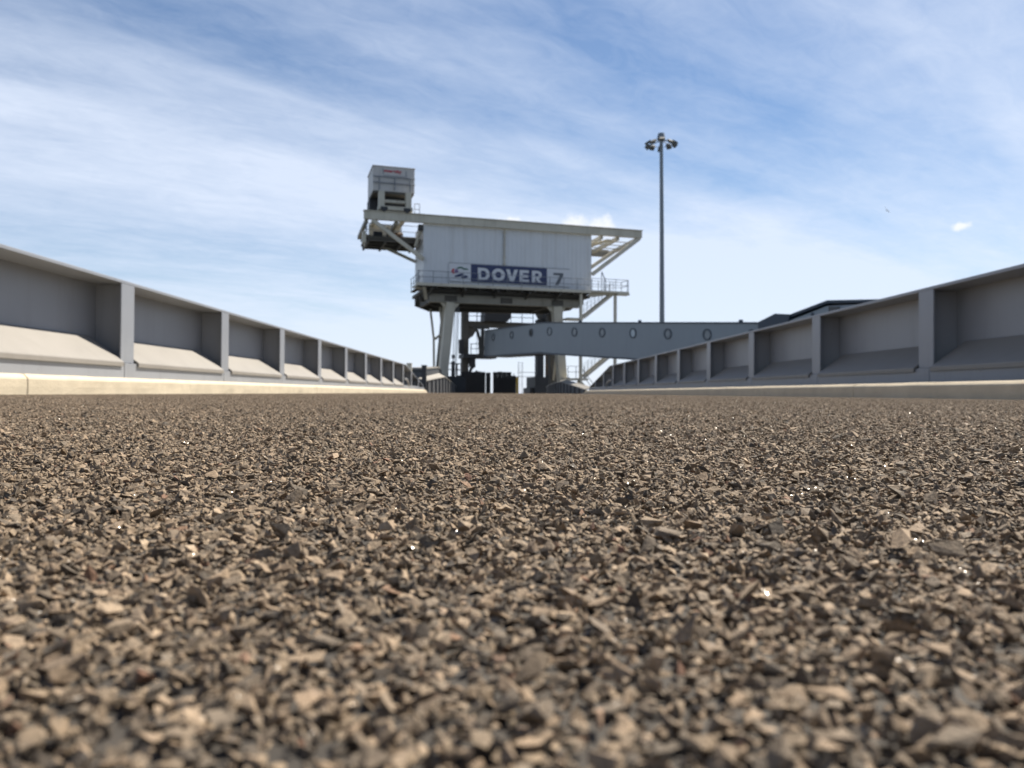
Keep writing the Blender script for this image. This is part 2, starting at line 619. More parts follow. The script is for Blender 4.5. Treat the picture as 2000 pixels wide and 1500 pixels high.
def chip_tile(idx, shapes):
    rng = np.random.default_rng(100 + idx)
    nst = 22000
    Vs, Fs, off = [], [], 0
    for i in range(nst):
        V, F = shapes[int(rng.integers(len(shapes)))]
        big = rng.random()
        r = .00127 * math.exp(rng.normal(0, .34))
        if big > .988:
            r *= 1.45
        a = rng.uniform(0, 2 * math.pi)
        tx, ty = rng.normal(0, .50), rng.normal(0, .50)
        Rm = np.array(Matrix.Rotation(a, 3, 'Z') @ Matrix.Rotation(tx, 3, 'X') @ Matrix.Rotation(ty, 3, 'Y'))
        W = (V * r) @ Rm.T
        W[:, 0] += rng.uniform(-TILE / 2, TILE / 2)
        W[:, 1] += rng.uniform(-TILE / 2, TILE / 2)
        W[:, 2] += r * rng.uniform(.05, .7) + .0012 * rng.random() ** 2
        Vs.append(W)
        Fs.append(F + off)
        off += len(V)
    V = np.concatenate(Vs).astype(np.float32)
    F = np.concatenate(Fs).astype(np.int32)
    me = bpy.data.meshes.new('chip_patch')
    me.vertices.add(len(V))
    me.vertices.foreach_set('co', V.ravel())
    me.loops.add(len(F) * 3)
    me.loops.foreach_set('vertex_index', F.ravel())
    me.polygons.add(len(F))
    me.polygons.foreach_set('loop_start', np.arange(0, len(F) * 3, 3, dtype=np.int32))
    me.polygons.foreach_set('use_smooth', np.zeros(len(F), dtype=bool))
    me.update(calc_edges=True)
    me.materials.append(M['chips'])
    return bpy.data.objects.new('chip_patch', me)


def chippings():
    shapes = chip_shapes(60, 11)
    tiles = [chip_tile(i, shapes) for i in range(4)]
    rng = random.Random(21)
    pts, var, rot = [], [], []
    x0, x1, y0, y1 = KL + .10, KR - .10, -.72, 37.4
    nx, ny = int(math.ceil((x1 - x0) / TILE)), int(math.ceil((y1 - y0) / TILE))
    for j in range(ny):
        for i in range(nx):
            pts.append((x0 + (i + .5) * (x1 - x0) / nx, y0 + (j + .5) * TILE, -.0003))
            var.append(rng.randrange(4))
            rot.append((0, 0, rng.randrange(4) * math.pi / 2))
    me = bpy.data.meshes.new('road_chippings')
    me.from_pydata(pts, [], [])
    av = me.attributes.new('variant', 'INT', 'POINT')
    av.data.foreach_set('value', var)
    ar = me.attributes.new('turn', 'FLOAT_VECTOR', 'POINT')
    ar.data.foreach_set('vector', [c for r in rot for c in r])
    me.materials.append(M['chips'])
    o = bpy.data.objects.new('road_chippings', me)
    col.objects.link(o)
    tag(o, 'buff and grey stone chippings covering the roadway', 'stone chippings', kind='stuff')
    ng = bpy.data.node_groups.new('lay_chippings', 'GeometryNodeTree')
    ng.interface.new_socket('Geometry', in_out='INPUT', socket_type='NodeSocketGeometry')
    ng.interface.new_socket('Geometry', in_out='OUTPUT', socket_type='NodeSocketGeometry')
    N, Lk = ng.nodes, ng.links
    gi, go = N.new('NodeGroupInput'), N.new('NodeGroupOutput')
    join = N.new('GeometryNodeJoinGeometry')
    for t in tiles:
        oi = N.new('GeometryNodeObjectInfo')
        oi.inputs['Object'].default_value = t
        g2i = N.new('GeometryNodeGeometryToInstance')
        Lk.new(oi.outputs['Geometry'], g2i.inputs[0])
        Lk.new(g2i.outputs[0], join.inputs[0])
    m2p = N.new('GeometryNodeMeshToPoints')
    Lk.new(gi.outputs[0], m2p.inputs[0])
    iop = N.new('GeometryNodeInstanceOnPoints')
    iop.inputs['Pick Instance'].default_value = True
    na = N.new('GeometryNodeInputNamedAttribute')
    na.data_type = 'INT'
    na.inputs['Name'].default_value = 'variant'
    nr = N.new('GeometryNodeInputNamedAttribute')
    nr.data_type = 'FLOAT_VECTOR'
    nr.inputs['Name'].default_value = 'turn'
    Lk.new(m2p.outputs[0], iop.inputs['Points'])
    Lk.new(join.outputs[0], iop.inputs['Instance'])
    Lk.new(na.outputs['Attribute'], iop.inputs['Instance Index'])
    Lk.new(nr.outputs['Attribute'], iop.inputs['Rotation'])
    Lk.new(iop.outputs[0], go.inputs[0])
    md = o.modifiers.new('lay_chippings', 'NODES')
    md.node_group = ng


chippings()


# ------------------------------------------------------------------ the two plate parapets of the bridge
def parapet(side, X0, label):
    t = thing('bridge_parapet', label, 'parapet', (side * X0, 0, 0), 0)

    def X(o):
        return side * o
    ys, ye, yd = -6.2, 41.2, 33.5             # start, end, where the top starts to fall
    zt, ze = 1.24, .36

    def top(y):
        return zt if y < yd else zt + (ze - zt) * (y - yd) / (ye - yd)
    # web plate
    MB().yz([(ys, -.2), (ye, -.2), (ye, ze - .034), (yd, zt - .034), (ys, zt - .034)], X(.35), X(.366)).build('web', M['parapet'], t)
    # top flange
    b = MB()
    pr = [(ys, zt), (yd, zt), (ye, ze)]
    pl = [(y, z) for y, z in pr] + [(y, z - .036) for y, z in reversed(pr)]
    b.yz(pl, X(0), X(.70))
    b.build('top_flange', M['parapet'], t, bevel=.005)
    b = MB()
    posts = [8.53 + 3 * k for k in range(-4, 11)]
    for p in [posts[0] - 3] + posts:
        a0, a1 = max(ys, p - .114), min(ye, p + 2.874)
        zb = min(.335, top(a1) - .06)
        b.box(X(-.028), X(-.008), a0, a1, .03, zb)
    b.build('base_plate', M['parapet'], t, bevel=.003)
    for p in posts:
        b = MB()
        zt_ = top(p + .08) - .037
        b.box(X(.018), X(.349), p - .008, p + .008, .1, zt_)
        b.box(X(-.001), X(.017), p - .147, p + .147, .338, zt_)
        b.build('post', M['parapet'], t, bevel=.003)
    for p in posts[:-1]:
        if p > 31:
            continue
        a0, a1 = p + .165, p + 3 - .175
        pf = [(-.050, .298), (-.050, .338), (-.046, .348), (-.038, .354), (.335, .628), (.335, .612), (-.030, .340), (-.038, .332), (-.038, .298)]
        b = MB().prism(pf, lambda o, z: (X(o), a0, z), lambda o, z: (X(o), a1, z))
        b.build('ledge', M['ledge'], t)
    # curved end bracket at the last full post
    b = MB()
    b.tube([(X(-.03), 32.6, .60), (X(-.03), 33.4, .60), (X(-.03), 34.0, .50), (X(-.03), 34.3, .30)], .04, 8)
    b.build('end_bracket', M['parapet'], t)
    return t


parapet(-1, 4.12, 'grey steel parapet left of the road, ledges and posts sunlit')
parapet(1, 4.76, 'grey steel parapet right of the road, all its bays in shade')


def far_parapet(side, line, label, ribs):
    t = thing('ribbed_girder', label, 'girder', (0, 0, 0))
    # line: (y, x, top z inner, x outer, top z outer)
    b = MB()
    for (y0, x0, z0, X0, Z0), (y1, x1, z1, X1, Z1) in zip(line[:-1], line[1:]):
        e = side * .05
        b.add([(x0, y0, -.9), (x1, y1, -.9), (x1, y1, z1), (x0, y0, z0), (x0 + e, y0, -.9), (x1 + e, y1, -.9), (x1 + e, y1, z1), (x0 + e, y0, z0)],
              [(0, 1, 2, 3), (5, 4, 7, 6), (3, 2, 6, 7), (0, 3, 7, 4), (1, 5, 6, 2), (0, 4, 5, 1)])
    b.build('web', M['far_parapet'], t)
    b = MB()
    for (y0, x0, z0, X0, Z0), (y1, x1, z1, X1, Z1) in zip(line[:-1], line[1:]):
        i0, i1 = x0 - side * .06, x1 - side * .06
        vs = [(i0, y0, z0 + .002), (i1, y1, z1 + .002), (X1, y1, Z1), (X0, y0, Z0)]
        b.add(vs + [(p[0], p[1], p[2] + .05) for p in vs], [(0, 1, 2, 3), (7, 6, 5, 4), (0, 4, 5, 1), (1, 5, 6, 2), (2, 6, 7, 3), (3, 7, 4, 0)])
    b.build('cover_plate', M['far_cap'], t)

    def at(y):
        for A, B in zip(line[:-1], line[1:]):
            if A[0] <= y <= B[0]:
                k = (y - A[0]) / (B[0] - A[0])
                return A[1] + (B[1] - A[1]) * k, A[2] + (B[2] - A[2]) * k
        return line[-1][1], line[-1][2]
    y = line[0][0] + .8
    while y < line[-1][0] - .5:
        x, z = at(y)
        MB().box(x - side * .10, x - side * .002, y - .06, y + .06, -.85, z - .01).build('rib', M['far_parapet'], t)
        y += ribs
    return t


far_parapet(-1, [(41.8, -4.1, .63, -4.5, .75), (55.9, -4.1, 1.13, -4.5, 1.38), (66, -4.1, .74, -4.4, .85), (79.5, -4.1, .02, -4.3, .06)],
            'low peaked girder with vertical ribs beyond the left parapet', 2.8)
far_parapet(1, [(42.6, 4.76, .20, 5.1, .31), (61, 4.76, .93, 5.1, 1.09), (76, 4.76, .78, 5.0, .84), (79.5, 4.76, .60, 5.0, .64)],
            'low peaked girder with vertical ribs beyond the right parapet', 2.8)

# small posts at the left parapet's end
b = MB().box(-.115, .115, -.1, .1, -1.3, 1.40)
b.box(-.13, .13, -.12, .12, 1.401, 1.47)
t = b.build('marker_post', M['cream'], bevel=.01)
t.location = (-4.56, 38.4, .02)
tag(t, 'short buff post standing behind the end of the left parapet', 'post')
b = MB().box(-.125, .125, -.12, .12, -.9, 1.42)
b.box(-.15, .15, -.14, .14, 1.421, 1.48)
t = b.build('buffer_post', M['dark'], bevel=.01)
t.location = (-4.14, 41.55, .02)
tag(t, 'short black post between the left parapet and the ribbed girder', 'post')
t = thing('outer_girder', 'pale topped grey girder behind the left ribbed girder', 'girder', (-5.3, 50, 0))
MB().yz([(0, -1.2), (24, -1.2), (24, 1.0), (15, 1.80), (12, 2.0), (0, 1.50)], -.55, .25).build('web', M['far_parapet'], t)
MB().yz([(-.2, 1.503), (12, 2.003), (15, 1.803), (15, 1.87), (12, 2.10), (-.2, 1.63)], -.65, .32).build('cover_plate', M['far_cap'], t)

# ------------------------------------------------------------------ the lifting tower
TA = R(16.2)
tw = thing('lifting_tower', 'cream and white steel lifting tower carrying a clad machinery house over the road', 'tower', (0, 70, 0), TA)


def corrugated(x0, x1, y, z0, z1, pitch=.42, depth=.017):
    b = MB()
    x = x0
    i = 0
    prof = []
    while x < x1:
        prof += [(x, 0), (min(x1, x + pitch * .5), 0), (min(x1, x + pitch * .6), -depth), (min(x1, x + pitch * .9), -depth)]
        x += pitch
    prof.append((x1, 0))
    vs, fs = [], []
    for px, dy in prof:
        vs += [(px, y + dy, z0), (px, y + dy, z1)]
    for i in range(len(prof) - 1):
        fs.append((2 * i, 2 * i + 2, 2 * i + 3, 2 * i + 1))
    return b.add(vs, fs)


# machinery house
b = MB().box(-7.15, 8.84, .02, 4.2, 9.50, 15.0)
f = corrugated(-7.16, 8.86, -.002, 9.50, 15.02)
b.add(f.v, f.f)
house = b.build('machinery_house', M['cladding'], tw)
MB().box(-7.2, -7.152, .0, 4.2, 9.51, 15.0).build('end_wall', M['sign_white'], tw)
b = MB().box(.18, .31, -.16, -.035, 11.66, 14.93)
for z in (11.75, 12.4, 13.5, 14.6):
    b.box(.11, .39, -.17, -.034, z, z + .08)
b.build('downpipe', M['pipe'], tw)
b = MB().box(-7.15, 8.84, .03, 4.15, 15.002, 15.06)
b.build('roof', M['cladding'], tw)


def ibeam(b, p, q, w, h, tf=.06, tweb=.05):
    p, q = Vector(p), Vector(q)
    u = Vector((0, 0, 1))
    b.bar(p + u * (h / 2 - tf / 2), q + u * (h / 2 - tf / 2), w, tf)
    b.bar(p - u * (h / 2 - tf / 2), q - u * (h / 2 - tf / 2), w, tf)
    b.bar(p, q, tweb, h - 2 * tf - .002)


# runway beams on the roof
b = MB().box(-12.45, 13.95, -.42, -.04, 14.98, 15.66)
b.box(-12.5, 14.0, -.52, .02, 15.661, 15.72)
b.build('runway_beam', M['cream'], tw)
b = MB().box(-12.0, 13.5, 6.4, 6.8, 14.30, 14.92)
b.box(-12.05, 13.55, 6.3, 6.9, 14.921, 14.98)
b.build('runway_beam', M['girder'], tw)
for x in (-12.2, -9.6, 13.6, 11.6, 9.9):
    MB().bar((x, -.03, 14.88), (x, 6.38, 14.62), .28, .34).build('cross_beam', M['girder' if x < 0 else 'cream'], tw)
# roof slats at the right overhang
b = MB()
for y in (1.2, 2.6, 4.0, 5.3):
    b.box(9.0, 13.4, y - .07, y + .07, 14.80 - y * .04, 14.86 - y * .04)
b.bar((10.8, .2, 14.72), (9.3, 6.2, 14.5), .55, .10)
b.build('roof_grating', M['cream'], tw)
b = MB().bar((-11.75, -.23, 14.96), (-7.2, -.23, 11.75), .26, .32)
b.build('strut', M['cream'], tw)
MB().bar((-11.7, 4.6, 14.2), (-7.2, 4.1, 12.25), .24, .26).build('strut', M['cream'], tw)
MB().bar((13.75, -.23, 14.96), (8.86, -.23, 11.25), .26, .36).build('strut', M['cream'], tw)
MB().bar((13.3, 4.6, 14.5), (8.86, 4.1, 11.5), .26, .34).build('strut', M['cream'], tw)
MB().bar((-12.15, .2, 15.0), (-12.2, .2, 14.0), .12, .12).build('hanger', M['rail'], tw)
# service deck and hoist gear under the left overhang
b = MB().box(-12.1, -7.3, 1.0, 5.5, 13.62, 13.80)
for y in (1.2, 2.6, 4.0, 5.3):
    b.box(-12.0, -7.4, y - .09, y + .09, 13.40, 13.618)
for x in (-11.9, -10.4, -8.9, -7.6):
    b.box(x - .08, x + .08, 1.0, 5.4, 13.25, 13.398)
b.build('service_deck', M['underside'], tw)
b = MB().box(-12.4, -12.12, 1.0, 1.9, 13.2, 14.2)
b.box(-12.3, -12.2, 1.2, 1.4, 12.9, 13.198)
b.build('end_stop', M['cream'], tw)
b = MB().tube([(-9.7, 3, 14.3), (-8.6, 3, 14.3)], .36, 14)
b.box(-9.9, -8.5, 2.6, 3.4, 13.80, 13.95)
b.build('hoist_motor', M['rust'], tw)
b = MB().tube([(-11.3, 2.6, 14.25), (-10.5, 2.6, 14.25)], .3, 14)
b.box(-11.5, -10.3, 2.2, 3.0, 13.80, 13.96)
b.box(-10.15, -9.95, 2.4, 2.6, 13.80, 14.9)
b.build('hoist_motor', M['dark'], tw)
b = MB()
for x in (-12.05, -10.5, -9.0, -7.5):
    b.tube([(x, 1.05, 13.8), (x, 1.05, 14.9)], .028, 6)
for z in (14.35, 14.9):
    b.tube([(-12.05, 1.05, z), (-7.5, 1.05, z)], .025, 6)
b.build('railing', M['rail'], tw)
MB().bar((-7.35, .2, 14.7), (-7.8, .6, 13.0), .34, .12).build('gusset', M['cream'], tw)
MB().box(-7.62, -7.25, .05, .6, 14.35, 14.9).build('junction_box', M['dark'], tw)

# walkway deck round the house
b = MB().box(-7.94, 8.3, -1.31, -.06, 9.34, 9.44)
b.box(-7.63, -7.22, -.055, 4.2, 9.34, 9.43)
for i in range(13):
    b.box(-7.6 + 1.3 * i, -7.5 + 1.3 * i, -1.28, .0, 9.18, 9.338)
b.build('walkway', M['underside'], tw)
b = MB().box(-7.97, 8.32, -1.345, -1.312, 9.31, 9.56)
b.box(-7.98, -7.942, -1.31, -.06, 9.31, 9.56)
b.build('toe_board', M['cream'], tw)
b = MB().box(8.35, 12.15, -1.34, .3, 9.42, 9.60)
b.xz([(8.3, 9.0), (8.9, 9.05), (10.9, 9.38), (10.9, 9.415), (8.3, 9.415)], -.9, -.7)
b.box(11.0, 12.2, -1.42, -.6, 9.28, 9.418)
b.build('side_landing', M['cream'], tw)
b = MB().box(-7.1, 8.8, .1, 6.4, 9.02, 9.29)
b.box(-6.6, 7.85, .45, .75, 8.83, 9.015)
for y in (1.6, 3.0, 4.5):
    b.box(-7.0, 8.7, y - .12, y + .12, 8.6, 9.018)
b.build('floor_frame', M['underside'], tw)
for x in (-6.6, -3.6, -.6, 2.4, 5.3, 7.8):
    b = MB().bar((x, -1.22, 9.12), (x, .25, 8.70), .14, .12)
    b.bar((x, -1.28, 9.10), (x, .09, 9.10), .13, .14)
    b.build('bracket', M['underside'], tw)
b = MB().bar((-7.3, -1.0, 9.25), (-6.9, .2, 8.3), .3, .10)
b.bar((-8.2, -.6, 9.25), (-7.2, -.2, 9.2), .5, .1)
b.build('bracket', M['cream'], tw)


def railing(name, path, posts, par, z0, h=1.1, m='rail', r=.028):
    b = MB()
    for zz in (h, h * .52):
        for p, q in zip(path[:-1], path[1:]):
            b.tube([(p[0], p[1], p[2] + zz), (q[0], q[1], q[2] + zz)], r, 6)
    for p in posts:
        b.tube([p, (p[0], p[1], p[2] + h)], r * 1.15, 6)
    return b.build(name, M[m], par)


zz = 9.5
pts = [(-7.6, 4.0, zz), (-7.6, -.5, zz), (-7.9, -1.28, zz), (8.3, -1.28, zz)]
railing('railing', pts, [(-7.9 + 1.35 * i, -1.28, zz) for i in range(13)] + [(-7.6, y, zz) for y in (0, 1.3, 2.6, 4.0)], tw, zz)
zz = 9.6
railing('railing', [(8.4, -1.28, zz), (12.1, -1.28, zz), (12.1, .25, zz), (8.9, .25, zz)],
        [(8.4 + 1.2 * i, -1.28, zz) for i in range(4)] + [(12.1, -1.28, zz), (12.1, .25, zz), (10.9, .25, zz), (9.7, .25, zz)], tw, zz)
b = MB().tube([(9.75, -.4, 9.6), (9.75, -.4, 11.45)], .035, 8)
b.tube([(9.72, -.5, 11.5), (9.95, -.5, 11.0), (10.1, -.5, 10.8), (10.1, -.5, 9.6)], .05, 8)
b.build('vent_pipe', M['rail'], tw)

# main girders and legs
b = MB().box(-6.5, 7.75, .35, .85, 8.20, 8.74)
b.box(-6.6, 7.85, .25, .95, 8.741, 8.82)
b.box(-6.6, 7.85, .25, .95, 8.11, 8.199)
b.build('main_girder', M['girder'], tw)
for x in (-4.62, .6, 5.6):
    MB().box(x - .55, x + .55, .26, .34, 8.205, 8.735).build('stiffener', M['underside'], tw)
b = MB().xz([(-6.9, 9.0), (-6.9, 8.3), (-5.5, 7.82), (6.0, 7.98), (9.0, 8.45), (9.6, 9.0)], 5.6, 6.1)
b.xz([(-6.9, 8.9), (-6.9, 8.5), (-5.5, 8.0), (6.0, 8.1), (8.9, 8.6), (8.9, 8.9)], 3.0, 3.3)
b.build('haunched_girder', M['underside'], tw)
for x in (-6.4, -3.9, 4.9, 7.3):
    MB().box(x - .15, x + .15, .96, 5.58, 8.1, 8.7).build('cross_girder', M['underside'], tw)


def leg(x0, y0, z0, x1, y1, z1, w0, w1, m, flare=True):
    b = MB().bar((x1, y1, z1), (x0, y0, z0), w1, w1, up=(0, 1, 0), w2=w0, h2=w0)
    if flare:
        b.xz([(x0 - w0 * .52, z0 - .55), (x0 + w0 * .52, z0 - .55), (x0 + w0 * 1.15, z0), (x0 - w0 * 1.15, z0)], y0 - .12, y0 + .12)
    return b.build('leg', M[m], tw)


leg(-4.62, .6, 8.10, -5.62, .6, -2.4, .80, .72, 'cream')
leg(5.58, .6, 8.10, 6.5, .6, -2.4, .84, .72, 'cream')
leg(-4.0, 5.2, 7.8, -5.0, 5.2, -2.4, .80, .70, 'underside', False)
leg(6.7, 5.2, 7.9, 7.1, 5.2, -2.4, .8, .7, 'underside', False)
b = MB().tube([(-5.5, 5.4, 8.0), (-5.15, 5.4, 5.2), (-5.05, 5.4, -2.4)], .11, 8)
b.build('brace', M['cream'], tw)
MB().tube([(-4.85, 4.2, 8.6), (-4.45, 4.6, 5.7), (-5.05, 5.3, 5.15)], .13, 8).build('brace', M['cream'], tw)
MB().bar((-5.1, 1.0, 8.0), (-4.75, 5.0, 1.0), .22, .22).build('brace', M['cream'], tw)
MB().bar((6.3, 1.0, 7.9), (6.9, 5.0, 1.2), .2, .2).build('brace', M['cream'], tw)
# cable runs hanging beside the left leg
b = MB()
for i, x in enumerate((-3.95, -3.75, -3.6)):
    b.tube([(x, 1.5, 7.9), (x - .12, 1.5, 4.5), (x - .2 - .05 * i, 1.5, 1.6)], .035, 6)
b.build('cable', M['rail'], tw)
# leg footing with its small railed platform
b = MB().box(-5.9, -3.0, 1.2, 3.2, -2.4, 1.42)
b.box(-4.7, -3.3, 1.3, 3.0, 1.421, 1.52)
b.build('leg_plinth', M['dark'], tw)
railing('railing', [(-4.6, 1.4, 1.52), (-3.4, 1.4, 1.52), (-3.4, 2.9, 1.52)],
        [(-4.6, 1.4, 1.52), (-4.2, 1.4, 1.52), (-3.8, 1.4, 1.52), (-3.4, 1.4, 1.52), (-3.4, 2.9, 1.52)], tw, 1.52, 1.15, 'dark', .04)
b = MB().box(-4.15, -3.85, 1.9, 2.1, 1.52, 2.9)
b.tube([(-4.0, 2.0, 2.9), (-4.0, 2.0, 3.5)], .05, 6)
b.tube([(-4.0, 2.0, 3.15), (-4.0, 2.0, 3.5)], .14, 8)
b.build('beacon', M['dark'], tw)

# ------------------------------------------------------------------ hoist trolley on the runway beams
tr = thing('roof_trolley', 'off white box trolley with red lettering standing on the tower roof beams', 'trolley', (0, 70, 0), TA)
b = MB().box(-11.64, -7.98, .3, 4.2, 17.66, 19.80)
b.box(-11.70, -7.92, .24, 4.26, 19.801, 19.88)
b.build('body', M['cab'], tr, bevel=.03)
MB().box(-11.60, -8.02, .34, 4.1, 17.5, 17.655).build('floor_frame', M['underside'], tr)
b = MB().box(-11.68, -10.9, 2.4, 4.4, 16.2, 17.49)
b.box(-10.5, -8.7, 1.6, 4.0, 16.75, 17.49)
b.xz([(-8.9, 16.0), (-8.3, 15.9), (-7.98, 17.49), (-8.9, 17.49)], 2.2, 4.0)
b.build('machinery_bay', M['dark'], tr)
for x in (-10.95, -8.60):
    b = MB().box(x - .24, x + .24, -.45, .25, 16.0, 17.49)
    b.build('support_post', M['cream'], tr)
b = MB().box(-10.70, -8.85, -.30, .0, 16.55, 16.78)
b.build('cross_rail', M['cream'], tr)
b = MB().box(-11.25, -8.25, -.50, .30, 15.86, 16.18)
b.box(-11.25, -8.25, 6.3, 6.9, 14.99, 16.0)
b.box(-11.2, -10.8, .31, 6.29, 15.74, 16.0)
b.box(-8.7, -8.3, .31, 6.29, 15.74, 16.0)
b.build('end_carriage', M['cream'], tr)
for x in (-10.75, -8.75):
    b = MB().tube([(x, -.60, 15.86), (x, -.35, 15.86)], .20, 14)
    b.box(x - .3, x + .3, -.56, -.51, 15.80, 16.1)
    b.build('wheel', M['dark'], tr)
b = MB()
for x in (-11.1, -9.75, -8.4):
    b.tube([(x, .12, 17.72), (x, .12, 18.88)], .05, 6)
for z in (18.35, 18.88):
    b.tube([(-11.66, .12, z), (-7.96, .12, z)], .045, 6)
b.build('railing', M['rail'], tr)
b = MB()
for x in (-8.0, -7.55):
    b.tube([(x, .1, 15.72), (x, .1, 16.7)], .03, 6)
b.tube([(-8.0, .1, 16.7), (-7.55, .1, 16.7)], .03, 6)
b.tube([(-8.0, .1, 16.2), (-7.55, .1, 16.2)], .03, 6)
b.build('step_rail', M['rail'], tr)


def text_mesh(body, size, name, m, parent, loc, offset=0.0, sx=1.0, depth=.012):
    cu = bpy.data.curves.new(name, 'FONT')
    cu.body = body
    cu.size = size
    cu.offset = offset
    cu.extrude = depth
    cu.align_x = 'LEFT'
    tmp = bpy.data.objects.new(name, cu)
    col.objects.link(tmp)
    dg = bpy.context.evaluated_depsgraph_get()
    me = bpy.data.meshes.new_from_object(tmp.evaluated_get(dg))
    col.objects.unlink(tmp)
    bpy.data.objects.remove(tmp)
    me.materials.clear()
    me.materials.append(m)
    o = bpy.data.objects.new(name, me)
    col.objects.link(o)
    o.parent = parent
    o.location = loc
    o.rotation_euler = (math.pi / 2, 0, 0)
    o.scale = (sx, 1, 1)
    return o


text_mesh('swarezky', .40, 'lettering', M['red'], tr, (-10.68, .285, 19.34), .012, 1.02)
b = MB().box(-10.80, -10.72, .27, .298, 19.12, 19.66)
b.box(-8.78, -8.70, .27, .298, 19.05, 19.60)
b.box(-10.72, -8.78, .27, .298, 19.03, 19.07)
b.build('lettering_frame', M['rail'], tr)

# ------------------------------------------------------------------ the name sign
sg = thing('name_sign', 'long white and navy berth sign reading DOVER 7 on the tower front', 'sign', (0, 70, 0), TA)
MB().box(-4.90, 6.62, -.12, -.05, 9.98, 11.60).build('backing_panel', M['sign_white'], sg)
b = MB().box(-4.93, 6.65, -.15, -.05, 11.602, 11.64)
b.build('frame', M['rail'], sg)
MB().box(-2.88, 4.36, -.145, -.122, 10.02, 11.585).build('blue_panel', M['navy'], sg)
YF, YB = -.175, -.147


def quad(b, pts):
    b.prism(pts, lambda a, c: (a, YF, c), lambda a, c: (a, YB, c))


def ringseg(b, cx, cz, ro, ri, a0, a1, n):
    for i in range(n):
        t0, t1 = a0 + (a1 - a0) * i / n, a0 + (a1 - a0) * (i + 1) / n
        quad(b, [(cx + ro[0] * math.cos(t0), cz + ro[1] * math.sin(t0)), (cx + ro[0] * math.cos(t1), cz + ro[1] * math.sin(t1)),
                 (cx + ri[0] * math.cos(t1), cz + ri[1] * math.sin(t1)), (cx + ri[0] * math.cos(t0), cz + ri[1] * math.sin(t0))])


z0, z1 = 10.19, 11.30
hh = z1 - z0
zc = (z0 + z1) / 2
w = .30
# D
b = MB()
quad(b, [(-2.26, z0), (-1.96, z0), (-1.96, z1), (-2.26, z1)])
quad(b, [(-1.96, z0), (-1.70, z0), (-1.70, z0 + .25), (-1.96, z0 + .25)])
quad(b, [(-1.96, z1 - .25), (-1.70, z1 - .25), (-1.70, z1), (-1.96, z1)])
ringseg(b, -1.70, zc, (.55, hh / 2), (.24, hh / 2 - .25), -math.pi / 2, math.pi / 2, 12)
b.build('letter', M['sign_white'], sg)
# O
b = MB()
ringseg(b, -.33, zc, (.62, hh / 2 + .02), (.30, hh / 2 - .27), 0, 2 * math.pi, 24)
b.build('letter', M['sign_white'], sg)
# V
b = MB()
quad(b, [(.40, z1), (.74, z1), (.965, z0 + .36), (.965, z0), (.79, z0)])
quad(b, [(.965, z0 + .36), (1.19, z1), (1.53, z1), (1.14, z0), (.965, z0)])
b.build('letter', M['sign_white'], sg)
# E
b = MB()
quad(b, [(1.70, z0), (2.0, z0), (2.0, z1), (1.70, z1)])
for za, xe in ((z0, 2.60), (zc - .12, 2.52), (z1 - .25, 2.58)):
    quad(b, [(2.0, za), (xe, za), (xe, za + .25), (2.0, za + .25)])
b.build('letter', M['sign_white'], sg)
# R
b = MB()
quad(b, [(2.89, z0), (3.19, z0), (3.19, z1), (2.89, z1)])
quad(b, [(3.19, z1 - .24), (3.45, z1 - .24), (3.45, z1), (3.19, z1)])
quad(b, [(3.19, zc - .16), (3.45, zc - .16), (3.45, zc + .07), (3.19, zc + .07)])
zm = (z1 + zc - .16) / 2
ringseg(b, 3.45, zm, (.40, (z1 - zc + .16) / 2), (.12, (z1 - zc + .16) / 2 - .235), -math.pi / 2, math.pi / 2, 10)
quad(b, [(3.24, zc - .162), (3.52, zc - .162), (3.90, z0), (3.55, z0)])
b.build('letter', M['sign_white'], sg)
# 7
YF, YB = -.15, -.122
b = MB()
quad(b, [(5.0, 11.00), (5.70, 11.00), (5.99, 11.22), (5.0, 11.22)])
quad(b, [(5.64, 10.998), (5.99, 11.218), (5.99, 11.00), (5.52, 10.10), (5.18, 10.10)])
b.build('numeral', M['grey_number'], sg)


def cpt(cx, cy):
    px, py = 870 + cx / 30, 510 + cy / 30
    return -4.9 + (px - 877) * .0487, 11.57 - (py - 514 - (px - 877) * .054) * .0455


def stroke(b, pts, w0, w1=None):
    P = [Vector(cpt(*p)) for p in pts]
    n = len(P)
    L, Rr = [], []
    for i, p in enumerate(P):
        d = (P[min(n - 1, i + 1)] - P[max(0, i - 1)]).normalized()
        nn = Vector((-d.y, d.x))
        k = i / (n - 1)
        ww = w0 * (.35 + .65 * math.sin(math.pi * min(.92, max(.12, k))))
        L.append(p + nn * ww / 2)
        Rr.append(p - nn * ww / 2)
    for i in range(n - 1):
        quad(b, [tuple(L[i]), tuple(L[i + 1]), tuple(Rr[i + 1]), tuple(Rr[i])])


em = MB()
c = cpt(480, 590)
ringseg(em, c[0], c[1], (.21, .23), (.0, .0), math.pi * .42, math.pi * 1.62, 14)
em.build('emblem_disc', M['red'], sg)
em = MB()
ringseg(em, c[0] + .05, c[1], (.36, .23), (.0, .0), -math.pi * .36, math.pi * .40, 12)
em.build('emblem_disc', M['mauve'], sg)
em = MB()
stroke(em, [(640, 450), (720, 400), (850, 375), (980, 405), (1060, 470)], .16)
stroke(em, [(1010, 500), (1080, 470), (1160, 460), (1290, 505)], .15)
em.build('emblem_wave', M['green'], sg)
em = MB()
stroke(em, [(540, 910), (640, 880), (760, 850), (860, 810), (960, 780), (1000, 800)], .25)
stroke(em, [(900, 960), (980, 960), (1080, 925), (1180, 915), (1270, 940)], .27)
em.build('emblem_wave', M['navy'], sg)

